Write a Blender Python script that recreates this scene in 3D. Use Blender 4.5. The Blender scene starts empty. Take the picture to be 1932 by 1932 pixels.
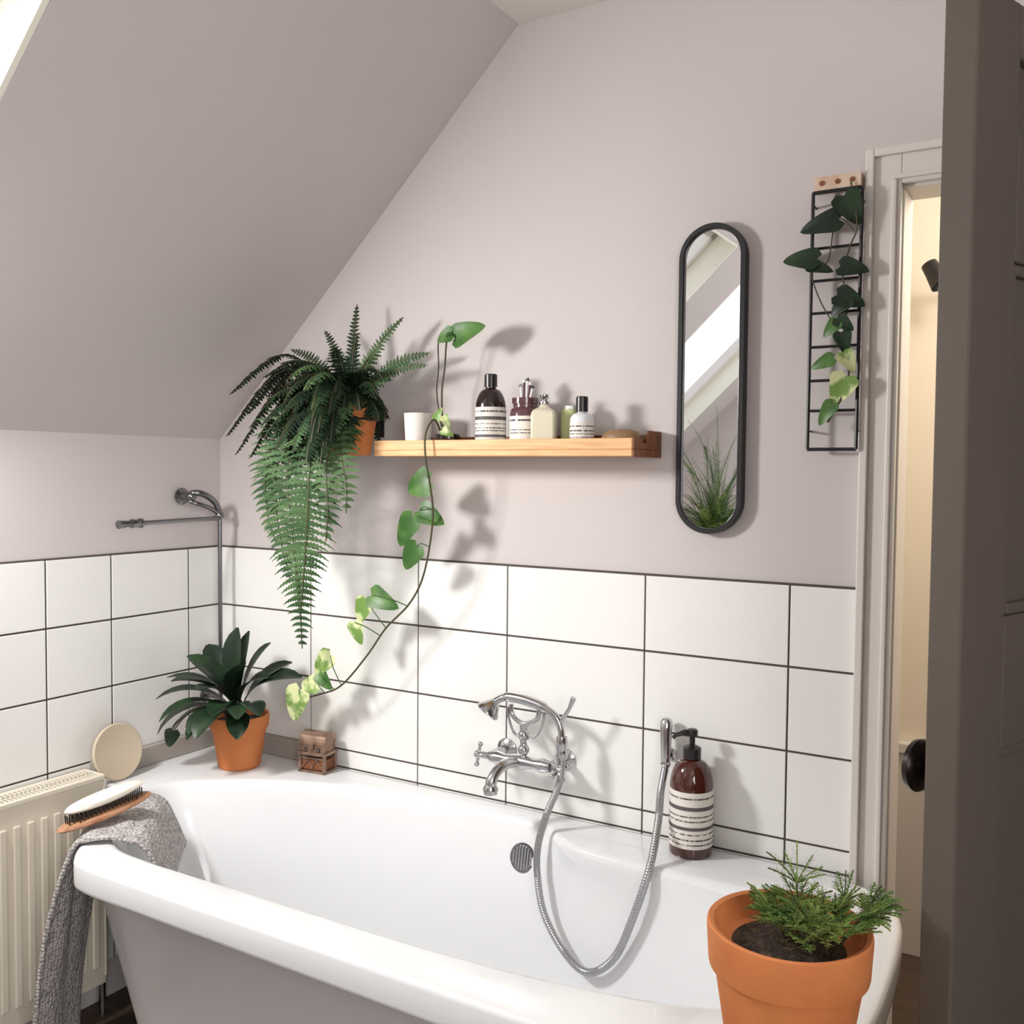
import bpy, random
from math import *
from mathutils import Vector, Matrix, Quaternion
random.seed(7)
S=bpy.context.scene
V=Vector

# ------------------------------------------------------------------ materials
def nmat(name,col,rough=.5,metal=0.,spec=.5,noise=None,bump=None,trans=0.,coat=0.,sub=0.,emit=None):
    m=bpy.data.materials.new(name); m.use_nodes=True; nt=m.node_tree; b=nt.nodes['Principled BSDF']
    b.inputs['Base Color'].default_value=(*col,1); b.inputs['Roughness'].default_value=rough
    b.inputs['Metallic'].default_value=metal; b.inputs['Specular IOR Level'].default_value=spec
    b.inputs['Transmission Weight'].default_value=trans; b.inputs['Coat Weight'].default_value=coat
    tc=nt.nodes.new('ShaderNodeTexCoord')
    if noise:
        sc,c2,lo,hi=noise[:4]
        n=nt.nodes.new('ShaderNodeTexNoise'); n.inputs['Scale'].default_value=sc; n.inputs['Detail'].default_value=6
        mp=nt.nodes.new('ShaderNodeMapping')
        if len(noise)>4: mp.inputs['Scale'].default_value=noise[4]
        nt.links.new(tc.outputs['Object'],mp.inputs['Vector']); nt.links.new(mp.outputs['Vector'],n.inputs['Vector'])
        r=nt.nodes.new('ShaderNodeValToRGB'); r.color_ramp.elements[0].position=lo; r.color_ramp.elements[1].position=hi
        r.color_ramp.elements[0].color=(*col,1); r.color_ramp.elements[1].color=(*c2,1)
        nt.links.new(n.outputs['Fac'],r.inputs['Fac']); nt.links.new(r.outputs['Color'],b.inputs['Base Color'])
    if bump:
        n2=nt.nodes.new('ShaderNodeTexNoise'); n2.inputs['Scale'].default_value=bump[0]; n2.inputs['Detail'].default_value=4
        nt.links.new(tc.outputs['Object'],n2.inputs['Vector'])
        bp=nt.nodes.new('ShaderNodeBump'); bp.inputs['Strength'].default_value=bump[1]; bp.inputs['Distance'].default_value=bump[2]
        nt.links.new(n2.outputs['Fac'],bp.inputs['Height']); nt.links.new(bp.outputs['Normal'],b.inputs['Normal'])
    if emit:
        b.inputs['Emission Color'].default_value=(*emit[0],1); b.inputs['Emission Strength'].default_value=emit[1]
    return m
def sr(r,g,b):
    f=lambda c:(c/255/12.92) if c/255<=.04045 else ((c/255+.055)/1.055)**2.4
    return (f(r),f(g),f(b))
M={}
M['wall']=nmat('wall_paint',sr(208,200,199),.85,noise=(2.0,sr(205,197,196),.3,.7),bump=(260,.08,.002))
M['ceil']=nmat('ceiling_paint',sr(226,222,216),.9,bump=(200,.06,.002))
M['reveal']=nmat('reveal_paint',sr(243,239,226),.8)
M['tile']=nmat('tile_glaze',sr(238,237,234),.18,spec=.45,bump=(9,.06,.01))
M['grout']=nmat('grout',sr(82,74,71),.9)
M['white']=nmat('white_gloss_paint',sr(222,216,210),.45)
M['cream']=nmat('cream_enamel',sr(228,219,202),.35)
M['acryl']=nmat('acrylic',sr(233,234,236),.14,spec=.5,coat=.3)
M['ledge_shade']=nmat('ledge_shade_grey',sr(164,157,150),.6)  # tile in shadow, the shade is part of this grey
M['chrome']=nmat('chrome',(.56,.56,.57),.16,1.)
M['hose']=nmat('hose_steel',(.44,.44,.45),.35,1.)
M['chromed']=nmat('chrome_aged',(.24,.24,.25),.25,1.)
M['black']=nmat('black_metal',(.012,.012,.013),.4)
M['mirror']=nmat('mirror_glass',(.93,.94,.94),.01,1.)
M['wood']=nmat('pine',sr(232,186,134),.5,noise=(9,sr(208,154,100),.35,.7,(1,14,14)))
M['woodd']=nmat('pine_dark',sr(140,84,48),.55,noise=(9,sr(105,60,34),.35,.7,(14,14,2)))
M['woodp']=nmat('pink_wood',sr(224,200,180),.6,noise=(20,sr(202,168,142),.4,.7))
M['terra']=nmat('terracotta',sr(208,128,74),.8,noise=(14,sr(194,112,60),.35,.75),bump=(120,.1,.002))
M['soil']=nmat('soil',sr(48,36,28),.95,noise=(90,sr(90,70,52),.45,.7),bump=(90,1,.01))
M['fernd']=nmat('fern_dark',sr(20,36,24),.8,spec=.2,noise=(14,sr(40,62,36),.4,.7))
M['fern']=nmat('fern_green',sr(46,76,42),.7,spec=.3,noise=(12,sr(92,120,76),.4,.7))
M['leaf']=nmat('pothos_green',sr(58,96,42),.4,spec=.35,noise=(18,sr(92,130,66),.45,.65))
M['leafv']=nmat('pothos_variegated',sr(116,150,76),.4,spec=.35,noise=(26,sr(214,220,166),.45,.55))
M['leafd']=nmat('leaf_dark',sr(26,42,30),.4,spec=.35,noise=(12,sr(46,70,42),.45,.7))
M['stem']=nmat('stem',sr(70,66,38),.6)
M['dill']=nmat('dill_green',sr(80,114,52),.6,spec=.3,noise=(30,sr(144,162,84),.4,.65))
M['amber']=nmat('amber_glass',sr(72,30,18),.08,spec=.6,coat=.5)
M['dkbot']=nmat('dark_brown_bottle',sr(40,26,24),.15,coat=.4)
M['maroon']=nmat('maroon_glass',sr(92,60,64),.15,coat=.4)
M['label']=nmat('label_paper',sr(230,224,216),.6)
M['ink']=nmat('label_ink',sr(70,64,64),.6,noise=(260,sr(214,208,200),.50,.60,(1,1,.25)))
M['band']=nmat('label_band',sr(92,86,86),.6)
M['pump']=nmat('black_plastic',(.015,.014,.014),.3)
M['creamb']=nmat('cream_bottle',sr(226,218,194),.3,coat=.3)
M['greenb']=nmat('green_soap_glass',sr(184,190,140),.15,coat=.4)
M['whiteb']=nmat('white_plastic',sr(226,228,230),.35)
M['soap']=nmat('brown_soap',sr(140,108,76),.5)
M['copper']=nmat('aged_copper',sr(156,126,108),.4,.4,noise=(40,sr(108,84,72),.4,.7))
M['disc']=nmat('beige_disc',sr(204,188,164),.6)
M['bristle']=nmat('bristles',sr(40,34,32),.8)
M['brushw']=nmat('brush_cream',sr(230,220,208),.6)
M['brushc']=nmat('brush_wood',sr(190,142,108),.45,noise=(9,sr(156,106,78),.35,.7,(14,2,14)))
M['door']=nmat('door_paint',sr(94,84,76),.6,spec=.3,noise=(3,sr(88,79,72),.3,.7))
M['knob']=nmat('dark_knob',sr(40,30,27),.3,.6)
M['hall']=nmat('hall_paint',sr(240,230,212),.85)
M['floor']=nmat('floor_boards',sr(92,76,62),.6,noise=(4,sr(70,56,46),.3,.7,(1,12,1)))
M['slot']=nmat('grille_dark',sr(70,66,60),.8)
# towel: knitted waffle
def towelmat():
    m=nmat('towel_knit',sr(150,146,146),.95); nt=m.node_tree; b=nt.nodes['Principled BSDF']
    tc=nt.nodes.new('ShaderNodeTexCoord'); v=nt.nodes.new('ShaderNodeTexVoronoi'); v.inputs['Scale'].default_value=130; v.inputs['Randomness'].default_value=.5
    nt.links.new(tc.outputs['Object'],v.inputs['Vector'])
    r=nt.nodes.new('ShaderNodeValToRGB'); r.color_ramp.elements[0].position=.2; r.color_ramp.elements[1].position=.85
    r.color_ramp.elements[0].color=(*sr(212,207,204),1); r.color_ramp.elements[1].color=(*sr(112,108,110),1)
    nt.links.new(v.outputs['Distance'],r.inputs['Fac']); nt.links.new(r.outputs['Color'],b.inputs['Base Color'])
    bp=nt.nodes.new('ShaderNodeBump'); bp.inputs['Strength'].default_value=.9; bp.inputs['Distance'].default_value=.005; bp.invert=True
    nt.links.new(v.outputs['Distance'],bp.inputs['Height']); nt.links.new(bp.outputs['Normal'],b.inputs['Normal'])
    return m
M['towel']=towelmat()

# ------------------------------------------------------------------ mesh builder
class MB:
    def __init__(s): s.v=[];s.f=[];s.m=[];s.mats=[]
    def mi(s,k):
        if k not in s.mats: s.mats.append(k)
        return s.mats.index(k)
    def add(s,vs,fs,k,T=None):
        o=len(s.v); i=s.mi(k)
        for p in vs:
            p=V(p)
            s.v.append(T@p if T else p)
        for f in fs: s.f.append([o+a for a in f]); s.m.append(i)
    def box(s,a,b,k,T=None):
        x0,y0,z0=a;x1,y1,z1=b
        vs=[(x0,y0,z0),(x1,y0,z0),(x1,y1,z0),(x0,y1,z0),(x0,y0,z1),(x1,y0,z1),(x1,y1,z1),(x0,y1,z1)]
        s.add(vs,[(0,3,2,1),(4,5,6,7),(0,1,5,4),(1,2,6,5),(2,3,7,6),(3,0,4,7)],k,T)
    def lathe(s,prof,k,T=None,n=40,sx=1,sy=1):
        vs=[];fs=[]
        for r,z in prof:
            for i in range(n):
                a=2*pi*i/n; vs.append((r*cos(a)*sx,r*sin(a)*sy,z))
        for j in range(len(prof)-1):
            for i in range(n):
                i2=(i+1)%n; fs.append((j*n+i,j*n+i2,(j+1)*n+i2,(j+1)*n+i))
        if prof[0][0]>1e-5: fs.append(tuple(reversed(range(n))))
        if prof[-1][0]>1e-5: fs.append(tuple((len(prof)-1)*n+i for i in range(n)))
        s.add(vs,fs,k,T)
    def tube(s,pts,r,k,n=8,T=None):
        pts=[V(p) for p in pts]; N=len(pts); rr=r if isinstance(r,(list,tuple)) else [r]*N
        t0=(pts[1]-pts[0]).normalized(); a=t0.orthogonal().normalized(); vs=[];fs=[]
        for i,p in enumerate(pts):
            t=(pts[min(i+1,N-1)]-pts[max(i-1,0)])
            t=t.normalized() if t.length>1e-9 else t0
            a=(a-t*a.dot(t)); a=a.normalized() if a.length>1e-6 else t.orthogonal().normalized(); b=t.cross(a)
            for j in range(n):
                g=2*pi*j/n; vs.append(p+(a*cos(g)+b*sin(g))*rr[i])
        for i in range(N-1):
            for j in range(n):
                j2=(j+1)%n; fs.append((i*n+j,i*n+j2,(i+1)*n+j2,(i+1)*n+j))
        fs.append(tuple(reversed(range(n)))); fs.append(tuple((N-1)*n+j for j in range(n)))
        s.add(vs,fs,k,T)
    def ball(s,c,r,k,n=14,sc=(1,1,1)):
        pr=[(max(r*sin(pi*i/(n//2+2)),0 if 0<i<n//2+2 else 0),-r*cos(pi*i/(n//2+2))) for i in range(n//2+3)]
        s.lathe(pr,k,Matrix.Translation(c)@Matrix.Diagonal((*sc,1)),n)
    def obj(s,name,parent=None,smooth=True,bevel=0,ang=40):
        me=bpy.data.meshes.new(name); me.from_pydata([tuple(p) for p in s.v],[],s.f); me.update()
        for k in s.mats: me.materials.append(M[k])
        me.polygons.foreach_set('material_index',s.m)
        ob=bpy.data.objects.new(name,me); S.collection.objects.link(ob)
        if smooth:
            me.polygons.foreach_set('use_smooth',[True]*len(me.polygons))
            try: me.set_sharp_from_angle(angle=radians(ang))
            except Exception: pass
        if bevel:
            b=ob.modifiers.new('bevel','BEVEL'); b.width=bevel; b.segments=2; b.limit_method='ANGLE'
        if parent: ob.parent=parent
        return ob
def empty(name,loc=(0,0,0)):
    e=bpy.data.objects.new(name,None); S.collection.objects.link(e); e.empty_display_size=.05
    return e
def cat(P,n=8,closed=False):
    P=[V(p) for p in P]; N=len(P); out=[]
    rng=range(N) if closed else range(N-1)
    for i in rng:
        g=(lambda j:P[j%N]) if closed else (lambda j:P[max(0,min(N-1,j))])
        a,b,c,d=g(i-1),g(i),g(i+1),g(i+2)
        for q in range(n):
            t=q/n
            out.append(.5*((2*b)+(c-a)*t+(2*a-5*b+4*c-d)*t*t+(3*b-a-3*c+d)*t**3))
    if not closed: out.append(P[-1])
    return out
TR=Matrix.Translation
def RZ(a): return Matrix.Rotation(a,4,'Z')
def RX(a): return Matrix.Rotation(a,4,'X')
def RY(a): return Matrix.Rotation(a,4,'Y')
def align(d):  # +Z to d
    return V(d).normalized().to_track_quat('Z','Y').to_matrix().to_4x4()

# ------------------------------------------------------------------ leaves
def leaf(mb,p0,d,nrm,L,W,k,bend=.6,prof='oval',fold=.18,n=9):
    d=V(d).normalized(); nrm=V(nrm); nrm=(nrm-d*nrm.dot(d)).normalized(); side=d.cross(nrm)
    p=V(p0); vs=[];fs=[]
    for i in range(n+1):
        t=i/n
        if prof=='oval': w=sin(pi*min(1,t*.97+.02))**.75
        elif prof=='heart': w=(min(1,(t+.02)/.16)**.5)*(1-t)**.62*1.2 if t>0 else .45
        else: w=(sin(pi*min(1,t**1.45*.96+.02)))**.7
        w=max(w,.015)*W/2
        for s_ in (-1,-.5,0,.5,1):
            back=(-.13*L*abs(s_)*(1-t)**3 if prof=='heart' else 0)
            vs.append(p+side*w*s_+nrm*abs(s_)*w*fold*2*(1-.3*abs(s_))+d*back)
        q=Quaternion(side,-bend/n); d=q@d; nrm=q@nrm
        p=p+d*L/n
    for i in range(n):
        for j in range(4): a=i*5+j; fs.append((a,a+1,a+6,a+5))
    mb.add(vs,fs,k)
def frond(mb,pts,W,k,nrm=None,sp=.011,prof='lance',tilt=.35,lobes=6,droop=.25,wid=.8,curl=0.):
    """fern frond: spine polyline + lobed pinnae both sides"""
    pts=cat(pts,10); Ls=[0]
    for a,b in zip(pts,pts[1:]): Ls.append(Ls[-1]+(b-a).length)
    T=Ls[-1]; N=max(6,int(T/sp)); mb.tube(pts[::3]+[pts[-1]],.0016,'stem',4)
    j=0
    for i in range(1,N):
        s=T*i/N
        while Ls[j+1]<s: j+=1
        f=(s-Ls[j])/max(1e-6,Ls[j+1]-Ls[j]); p=pts[j].lerp(pts[j+1],f); d=(pts[j+1]-pts[j]).normalized()
        nn=V(nrm) if nrm else V((0,0,1))
        nn=(nn-d*nn.dot(d)); 
        if nn.length<.05: nn=V((0,-1,0))-d*V((0,-1,0)).dot(d)
        nn.normalize(); sd=d.cross(nn)
        t=i/N
        w=W/2*(min(1,t*5+.25))*(1-t**2.2)**.8 + .003
        for sg in (-1,1):
            w2=w*random.uniform(.82,1.12)
            dd=(sd*sg+d*(tilt+random.uniform(-.12,.12))-nn*droop*random.uniform(.3,1.6)).normalized()
            ww=T/N*wid*.5; cr=dd.cross(nn).normalized(); vs=[];fs=[]
            m=lobes*2
            for q in range(m+1):
                u=q/m; hw=ww*(1-u**2.5)*(1.3 if q%2 else .5)+.0004
                c=p+dd*w2*u-nn*w2*droop*u*u*.5+d*w2*curl*u*u
                vs+= [c-cr*hw, c+cr*hw]
            for q in range(m): fs.append((2*q,2*q+1,2*q+3,2*q+2))
            mb.add(vs,fs,k)

# ------------------------------------------------------------------ camera (true lens)
yaw,pit,rol=.5394,-.0421,.0088
fw=V((-sin(yaw)*cos(pit),cos(yaw)*cos(pit),sin(pit))); ri=V((cos(yaw),sin(yaw),0)); up=ri.cross(fw)
r2=ri*cos(rol)+up*sin(rol); u2=up*cos(rol)-ri*sin(rol)
cam=bpy.data.cameras.new('camera'); co=bpy.data.objects.new('camera',cam); S.collection.objects.link(co)
Mx=Matrix((r2,u2,-fw)).transposed().to_4x4(); Mx.translation=V((2.2091,-2.0,1.413)); co.matrix_world=Mx
cam.sensor_width=36; cam.lens=1808.65/1932*36; cam.clip_start=.05
S.camera=co

# ------------------------------------------------------------------ room shell
K=1.5014; SL=.957; CX=1.02; CZ=2.476; YR=-3.68; XR=3.2
b=MB(); b.box((-.1,0,0),(1.86,.1,2.6),'wall'); b.box((1.86,0,1.99),(2.42,.1,2.6),'wall'); b.box((2.42,0,0),(XR,.1,2.6),'wall'); b.obj('wall_back',smooth=False)
b=MB(); b.box((-.1,YR,0),(0,0,K),'wall'); b.obj('wall_left',smooth=False)
b=MB(); b.box((-.1,YR-.1,0),(XR,YR,2.6),'wall'); b.obj('wall_rear',smooth=False)
# right wall with an unseen sash window, added to brighten the sloped ceiling
wy0,wy1,wz0,wz1=-3.35,-1.95,.95,2.15
b=MB(); b.box((XR,YR,0),(XR+.1,wy0,2.6),'wall'); b.box((XR,wy1,0),(XR+.1,.1,2.6),'wall'); b.box((XR,wy0,0),(XR+.1,wy1,wz0),'wall'); b.box((XR,wy0,wz1),(XR+.1,wy1,2.6),'wall'); b.obj('wall_right',smooth=False)
b=MB(); f=.05
for (ya,yb_,za,zb) in [(wy0+.001,wy0+f,wz0+.001,wz1-.001),(wy1-f,wy1-.001,wz0+.001,wz1-.001),(wy0+f,wy1-f,wz0+.001,wz0+f),(wy0+f,wy1-f,wz1-f,wz1-.001),(wy0+f,wy1-f,(wz0+wz1)/2-.02,(wz0+wz1)/2+.02),((wy0+wy1)/2-.015,(wy0+wy1)/2+.015,wz0+f,wz1-f)]:
    b.box((XR+.02,ya,za),(XR+.07,yb_,zb),'white')
b.box((XR-.03,wy0-.04,wz0-.03),(XR+.0,wy1+.04,wz0),'white')
b.obj('window_3',smooth=False,bevel=.003)
b=MB(); b.box((-.1,YR-.1,-.1),(XR+.1,0.1,0),'floor'); b.obj('floor',smooth=False)
b=MB(); b.box((CX,YR-.1,CZ),(XR+.1,.1,CZ+.1),'ceil'); b.obj('ceiling',smooth=False)
a=atan(SL); TS=TR((0,0,K))@RY(-a)   # local x along the slope, local z outward
LS=CX/cos(a); th=.13
def slopepiece(b,s0,s1,y0,y1): b.box((s0,y0,0),(s1,y1,th),'wall',TS)
H=[(-2.05,-1.005),(-3.42,-2.38)]; s0,s1=.16,1.27
b=MB(); slopepiece(b,-.02,s0,YR,0.0); slopepiece(b,s1,LS+.02,YR,0.0)
slopepiece(b,s0,s1,H[0][1],0.0); slopepiece(b,s0,s1,H[1][1],H[0][0]); slopepiece(b,s0,s1,YR,H[1][0]); b.obj('ceiling_slope',smooth=False)
for i,(y0,y1) in enumerate(H):
    b=MB(); t=.012; e=.004
    b.box((s0+e,y1-t,.001),(s1-e,y1-.001,th+.02),'reveal',TS); b.box((s0+e,y0+.001,.001),(s1-e,y0+t,th+.02),'reveal',TS)
    b.box((s0+.001,y0+t,.001),(s0+t,y1-t,th+.02),'reveal',TS); b.box((s1-t,y0+t,.001),(s1-.001,y1-t,th+.02),'reveal',TS)
    f=.045
    for (xa,xb,ya,yb) in [(s0+t,s0+t+f,y0+t,y1-t),(s1-t-f,s1-t,y0+t,y1-t),(s0+t,s1-t,y0+t,y0+t+f),(s0+t,s1-t,y1-t-f,y1-t)]:
        b.box((xa,ya,th-.03),(xb,yb,th+.015),'white',TS)
    b.obj('window_%d'%(i+1),smooth=False)

# hallway behind the doorway
b=MB(); b.box((1.2,1.0,0),(3.0,1.1,2.5),'hall'); b.obj('wall_hall_back',smooth=False)
b=MB(); b.box((1.2,.1,0),(1.3,1.0,2.5),'hall'); b.obj('wall_hall_left',smooth=False)
b=MB(); b.box((2.9,.1,0),(3.0,1.0,2.5),'hall'); b.obj('wall_hall_right',smooth=False)
b=MB(); b.box((1.2,.1,2.4),(3.0,1.1,2.5),'ceil'); b.obj('ceiling_hall',smooth=False)
b=MB(); b.box((1.2,.1,-.1),(3.0,1.1,0),'floor'); b.obj('floor_hall',smooth=False)
b=MB(); b.box((1.31,.98,0),(2.89,.999,.60),'white'); b.box((1.31,.965,.60),(2.89,.999,.63),'white'); b.obj('trim_hall_panelling',smooth=False,bevel=.003)
# door lining and architrave
b=MB()
ax0,ax1,at_=1.822,1.888,2.045
b.box((ax0,-.016,0),(ax1,-.0005,at_),'white'); b.box((2.40,-.016,0),(2.466,-.0005,at_),'white'); b.box((ax1,-.016,1.974),(2.40,-.0005,at_),'white')
b.box((ax0,-.026,0),(ax0+.016,-.016,at_),'white'); b.box((2.45,-.026,0),(2.466,-.016,at_),'white'); b.box((ax0+.016,-.026,at_-.016),(2.45,-.016,at_),'white')
b.box((ax1-.018,-.021,0),(ax1-.008,-.016,1.982),'white'); b.box((ax1-.018,-.021,1.982),(2.413,-.016,1.992),'white')
b.box((1.8605,0,0),(1.892,.1,1.968),'white'); b.box((2.398,0,0),(2.4195,.1,1.968),'white'); b.box((1.8605,0,1.968),(2.4195,.1,1.9895),'white')
b.obj('trim_door_frame',smooth=False,bevel=.003)

# ------------------------------------------------------------------ tiles
zs=[.6,.649,.836,1.013,1.185]; g=.0024
xb=[-.15,.367,.737,1.006,1.367,1.689,1.821]
b=MB(); b.box((0,-.006,.10),(1.8205,-.0002,1.1875),'grout')
zz=[.10,.27,.44]+zs
for z0,z1 in zip(zz,zz[1:]):
    for x0,x1 in zip(xb,xb[1:]):
        x0=max(x0,.008)
        b.box((x0+g*.8,-.009,z0+g),(x1-g*.8 if x1<1.82 else x1-.001,-.003,z1-g),'tile')
b.obj('wall_tiles_back',smooth=False,bevel=.0012)
yl=[0,-.126,-.380,-.566,-.762,-.96,-1.16,-1.36,-1.56,-1.8,-2.05]
b=MB(); b.box((.0002,-2.05,.10),(.006,0,1.1875),'grout')
for z0,z1 in zip(zz,zz[1:]):
    for y0,y1 in zip(yl,yl[1:]): b.box((.003,y1+g,z0+g),(.009,min(y0,-.009)-g,z1-g),'tile')
b.obj('wall_tiles_left',smooth=False,bevel=.0012)

# ledge upstand in the bath corner: shadowed tile, its shade put into the grey
b=MB(); b.box((.0095,-.45,.6005),(.03,-.0305,.652),'ledge_shade'); b.box((.0095,-.0305,.6005),(.36,-.0095,.652),'ledge_shade'); b.obj('trim_shaded_upstand',smooth=False,bevel=.002)

# ------------------------------------------------------------------ bathtub
def resample(P,c,N):
    out=[]; n=len(P)
    for k in range(N):
        t=-pi+2*pi*(k+.5)/N; d=V((cos(t),sin(t),0)); best=None
        for i in range(n):
            a_=P[i]-V((c[0],c[1],0)); e=P[(i+1)%n]-P[i]
            den=d.x*e.y-d.y*e.x
            if abs(den)<1e-12: continue
            r=(a_.x*e.y-a_.y*e.x)/den; s=(a_.x*d.y-a_.y*d.x)/den
            if r>0 and -1e-6<=s<=1+1e-6 and (best is None or r>best): best=r
        out.append(V((c[0]+d.x*best,c[1]+d.y*best,0)))
    return out
C0=(1.0,-.40); NB=540
outer=[(.0125,-.0125),(.2,-.0125),(.6,-.0125),(1.2,-.0125),(1.7,-.0125),(1.79,-.016),(1.83,-.03),(1.885,-.055),(1.935,-.13),(1.955,-.25),(1.962,-.5),(1.94,-.64),(1.87,-.735),(1.75,-.785),(1.55,-.795),(1.1,-.795),(.65,-.795),(.47,-.793),(.405,-.768),(.33,-.685),(.22,-.545),(.155,-.465),(.115,-.446),(.06,-.445),(.0125,-.445),(.0125,-.3),(.0125,-.15)]
def poly3(P): return [V((x,y,0)) for x,y in P]
oc=poly3(outer[:5])+cat(poly3(outer[4:23]),8)+poly3(outer[23:])
inner=[(.183,-.42),(.20,-.34),(.27,-.276),(.36,-.215),(.465,-.168),(.62,-.115),(.80,-.083),(.96,-.07),(1.09,-.07),(1.165,-.085),(1.23,-.145),(1.31,-.172),(1.5,-.178),(1.68,-.182),(1.78,-.205),(1.85,-.28),(1.875,-.40),(1.845,-.52),(1.76,-.60),(1.60,-.655),(1.313,-.692),(.9,-.70),(.55,-.703),(.42,-.68),(.31,-.59),(.22,-.50)]
inner2=[(.183,-.42),(.20,-.34),(.27,-.276),(.36,-.215),(.465,-.168),(.62,-.120),(.80,-.094),(.96,-.086),(1.10,-.093),(1.22,-.110),(1.34,-.135),(1.48,-.165),(1.62,-.195),(1.74,-.235),(1.83,-.30),(1.865,-.40),(1.845,-.52),(1.76,-.60),(1.60,-.655),(1.313,-.692),(.9,-.70),(.55,-.703),(.42,-.68),(.31,-.59),(.22,-.50)]
O=resample(oc,C0,NB); I=resample(cat(poly3(inner),8,True),C0,NB); I2=resample(cat(poly3(inner2),8,True),C0,NB)
def inset(P,dist):
    n=len(P); out=[]
    for i in range(n):
        t=(P[(i+1)%n]-P[i-1]).normalized(); nr=V((-t.y,t.x,0))
        out.append(P[i]+nr*dist)
    return out
def at(P,z): return [V((p.x,p.y,z)) for p in P]
def sc(P,fx,fy,z): return [V((C0[0]+.03*(1-fx)+(p.x-C0[0])*fx,C0[1]+(p.y-C0[1])*fy,z)) for p in P]
def mix(P,Q,t): return [p.lerp(q,t) for p,q in zip(P,Q)]
sk=inset(O,.04)
rings=[sc(sk,.80,.78,.03),sc(sk,.83,.82,.12),sc(sk,.985,.985,.53),at(inset(O,.03),.540),at(inset(O,.004),.540),at(inset(O,.001),.543),at(O,.549),at(O,.590),at(inset(O,.002),.596),at(inset(O,.007),.5995),at(inset(O,.014),.6)]
rings+=[at(inset(I,-.012),.6),at(inset(I,-.004),.598),at(inset(I,.002),.592),at(mix(inset(I,.006),inset(I2,.006),.12),.582)]
Ii=inset(I2,.006)
for f,z,mx_ in [(.018,.555,.45),(.035,.52,.8),(.06,.47,1),(.09,.42,1),(.12,.36,1),(.165,.29,1),(.21,.24,1),(.28,.205,1),(.38,.19,1),(.6,.183,1),(.97,.18,1)]:
    rings.append(sc(mix(inset(I,.006),Ii,mx_),1-f*1.15 if f<.9 else .03,1-f*.75 if f<.5 else 1-f,z))
vs=[p for r in rings for p in r]; fs=[]
for j in range(len(rings)-1):
    for i in range(NB):
        i2=(i+1)%NB; fs.append((j*NB+i,j*NB+i2,(j+1)*NB+i2,(j+1)*NB+i))
fs.append(tuple((len(rings)-1)*NB+i for i in range(NB)))
bt=empty('bathtub')
b=MB(); b.add(vs,fs,'acryl'); b.obj('tub_shell',bt,ang=50)
b=MB(); 
for x,y in [(.45,-.2),(1.6,-.2),(.45,-.58),(1.6,-.58)]: b.lathe([(.03,0),(.03,.035)],'black',TR((x,y,0)),16)
b.obj('feet',bt)
b=MB(); T=TR((1.112,-.1035,.517))@RX(radians(90-12))
b.lathe([(.033,-.006),(.034,.002),(.031,.005),(.026,.004)],'chromed',T,32)
for k in range(-3,4):
    h=sqrt(.027**2-(k*.0075)**2); b.box((k*.0075-.0018,-h,.003),(k*.0075+.0018,h,.0065),'chrome',T)
b.lathe([(.026,.001),(.0,.0015)],'black',T,32)
b.obj('overflow',bt)

# ------------------------------------------------------------------ radiator
rd=empty('radiator')
b=MB(); y0,y1=-1.75,-.47; z0,z1=.10,.640
b.box((.022,y0,z0),(.034,y1,z1-.012),'cream')
b.box((.088,y0,z0),(.098,y1,z1-.012),'cream')
n=int((y1-y0)/.034)
for i in range(n):
    y=y1-.03-i*.034; b.box((.098,y-.010,z0+.05),(.104,y+.008,z1-.06),'cream')
b.box((.020,y1-.006,z0+.02),(.102,y1,z1),'cream'); b.box((.020,y0,z0+.02),(.102,y0+.006,z1),'cream')
b.box((.018,y0,z1-.012),(.030,y1,z1),'cream'); b.box((.090,y0,z1-.014),(.102,y1,z1),'cream')
b.box((.05,y0,z0+.03),(.07,y1,z1-.06),'cream')
b.obj('panels',rd,bevel=.003,smooth=False)
b=MB(); b.box((.03,y0+.006,z1-.012),(.09,y1-.006,z1-.009),'slot')
b.box((.03,y0+.006,z1-.0085),(.034,y1-.006,z1-.002),'cream'); b.box((.058,y0+.006,z1-.009),(.062,y1-.006,z1-.001),'cream')
y=y1-.0085
while y>y0+.02:
    b.box((.034,y-.0050,z1-.009),(.09,y,z1-.001),'cream'); y-=.011
    b.box((.036,y+.0005,z1-.0088),(.088,y+.0055,z1-.004),'slot')
b.obj('top_grille',rd,smooth=False)
b=MB(); 
for yy in(-.6,-1.6): b.box((.0095,yy-.02,.2),(.022,yy+.02,.55),'cream')
b.tube([(.06,-.49,.12),(.06,-.46,.12),(.06,-.455,.08),(.06,-.455,.0)],.009,'chrome'); b.tube([(.06,-1.74,.12),(.06,-1.78,.12),(.06,-1.78,.0)],.009,'chrome')
b.obj('brackets_and_pipes',rd)

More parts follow.
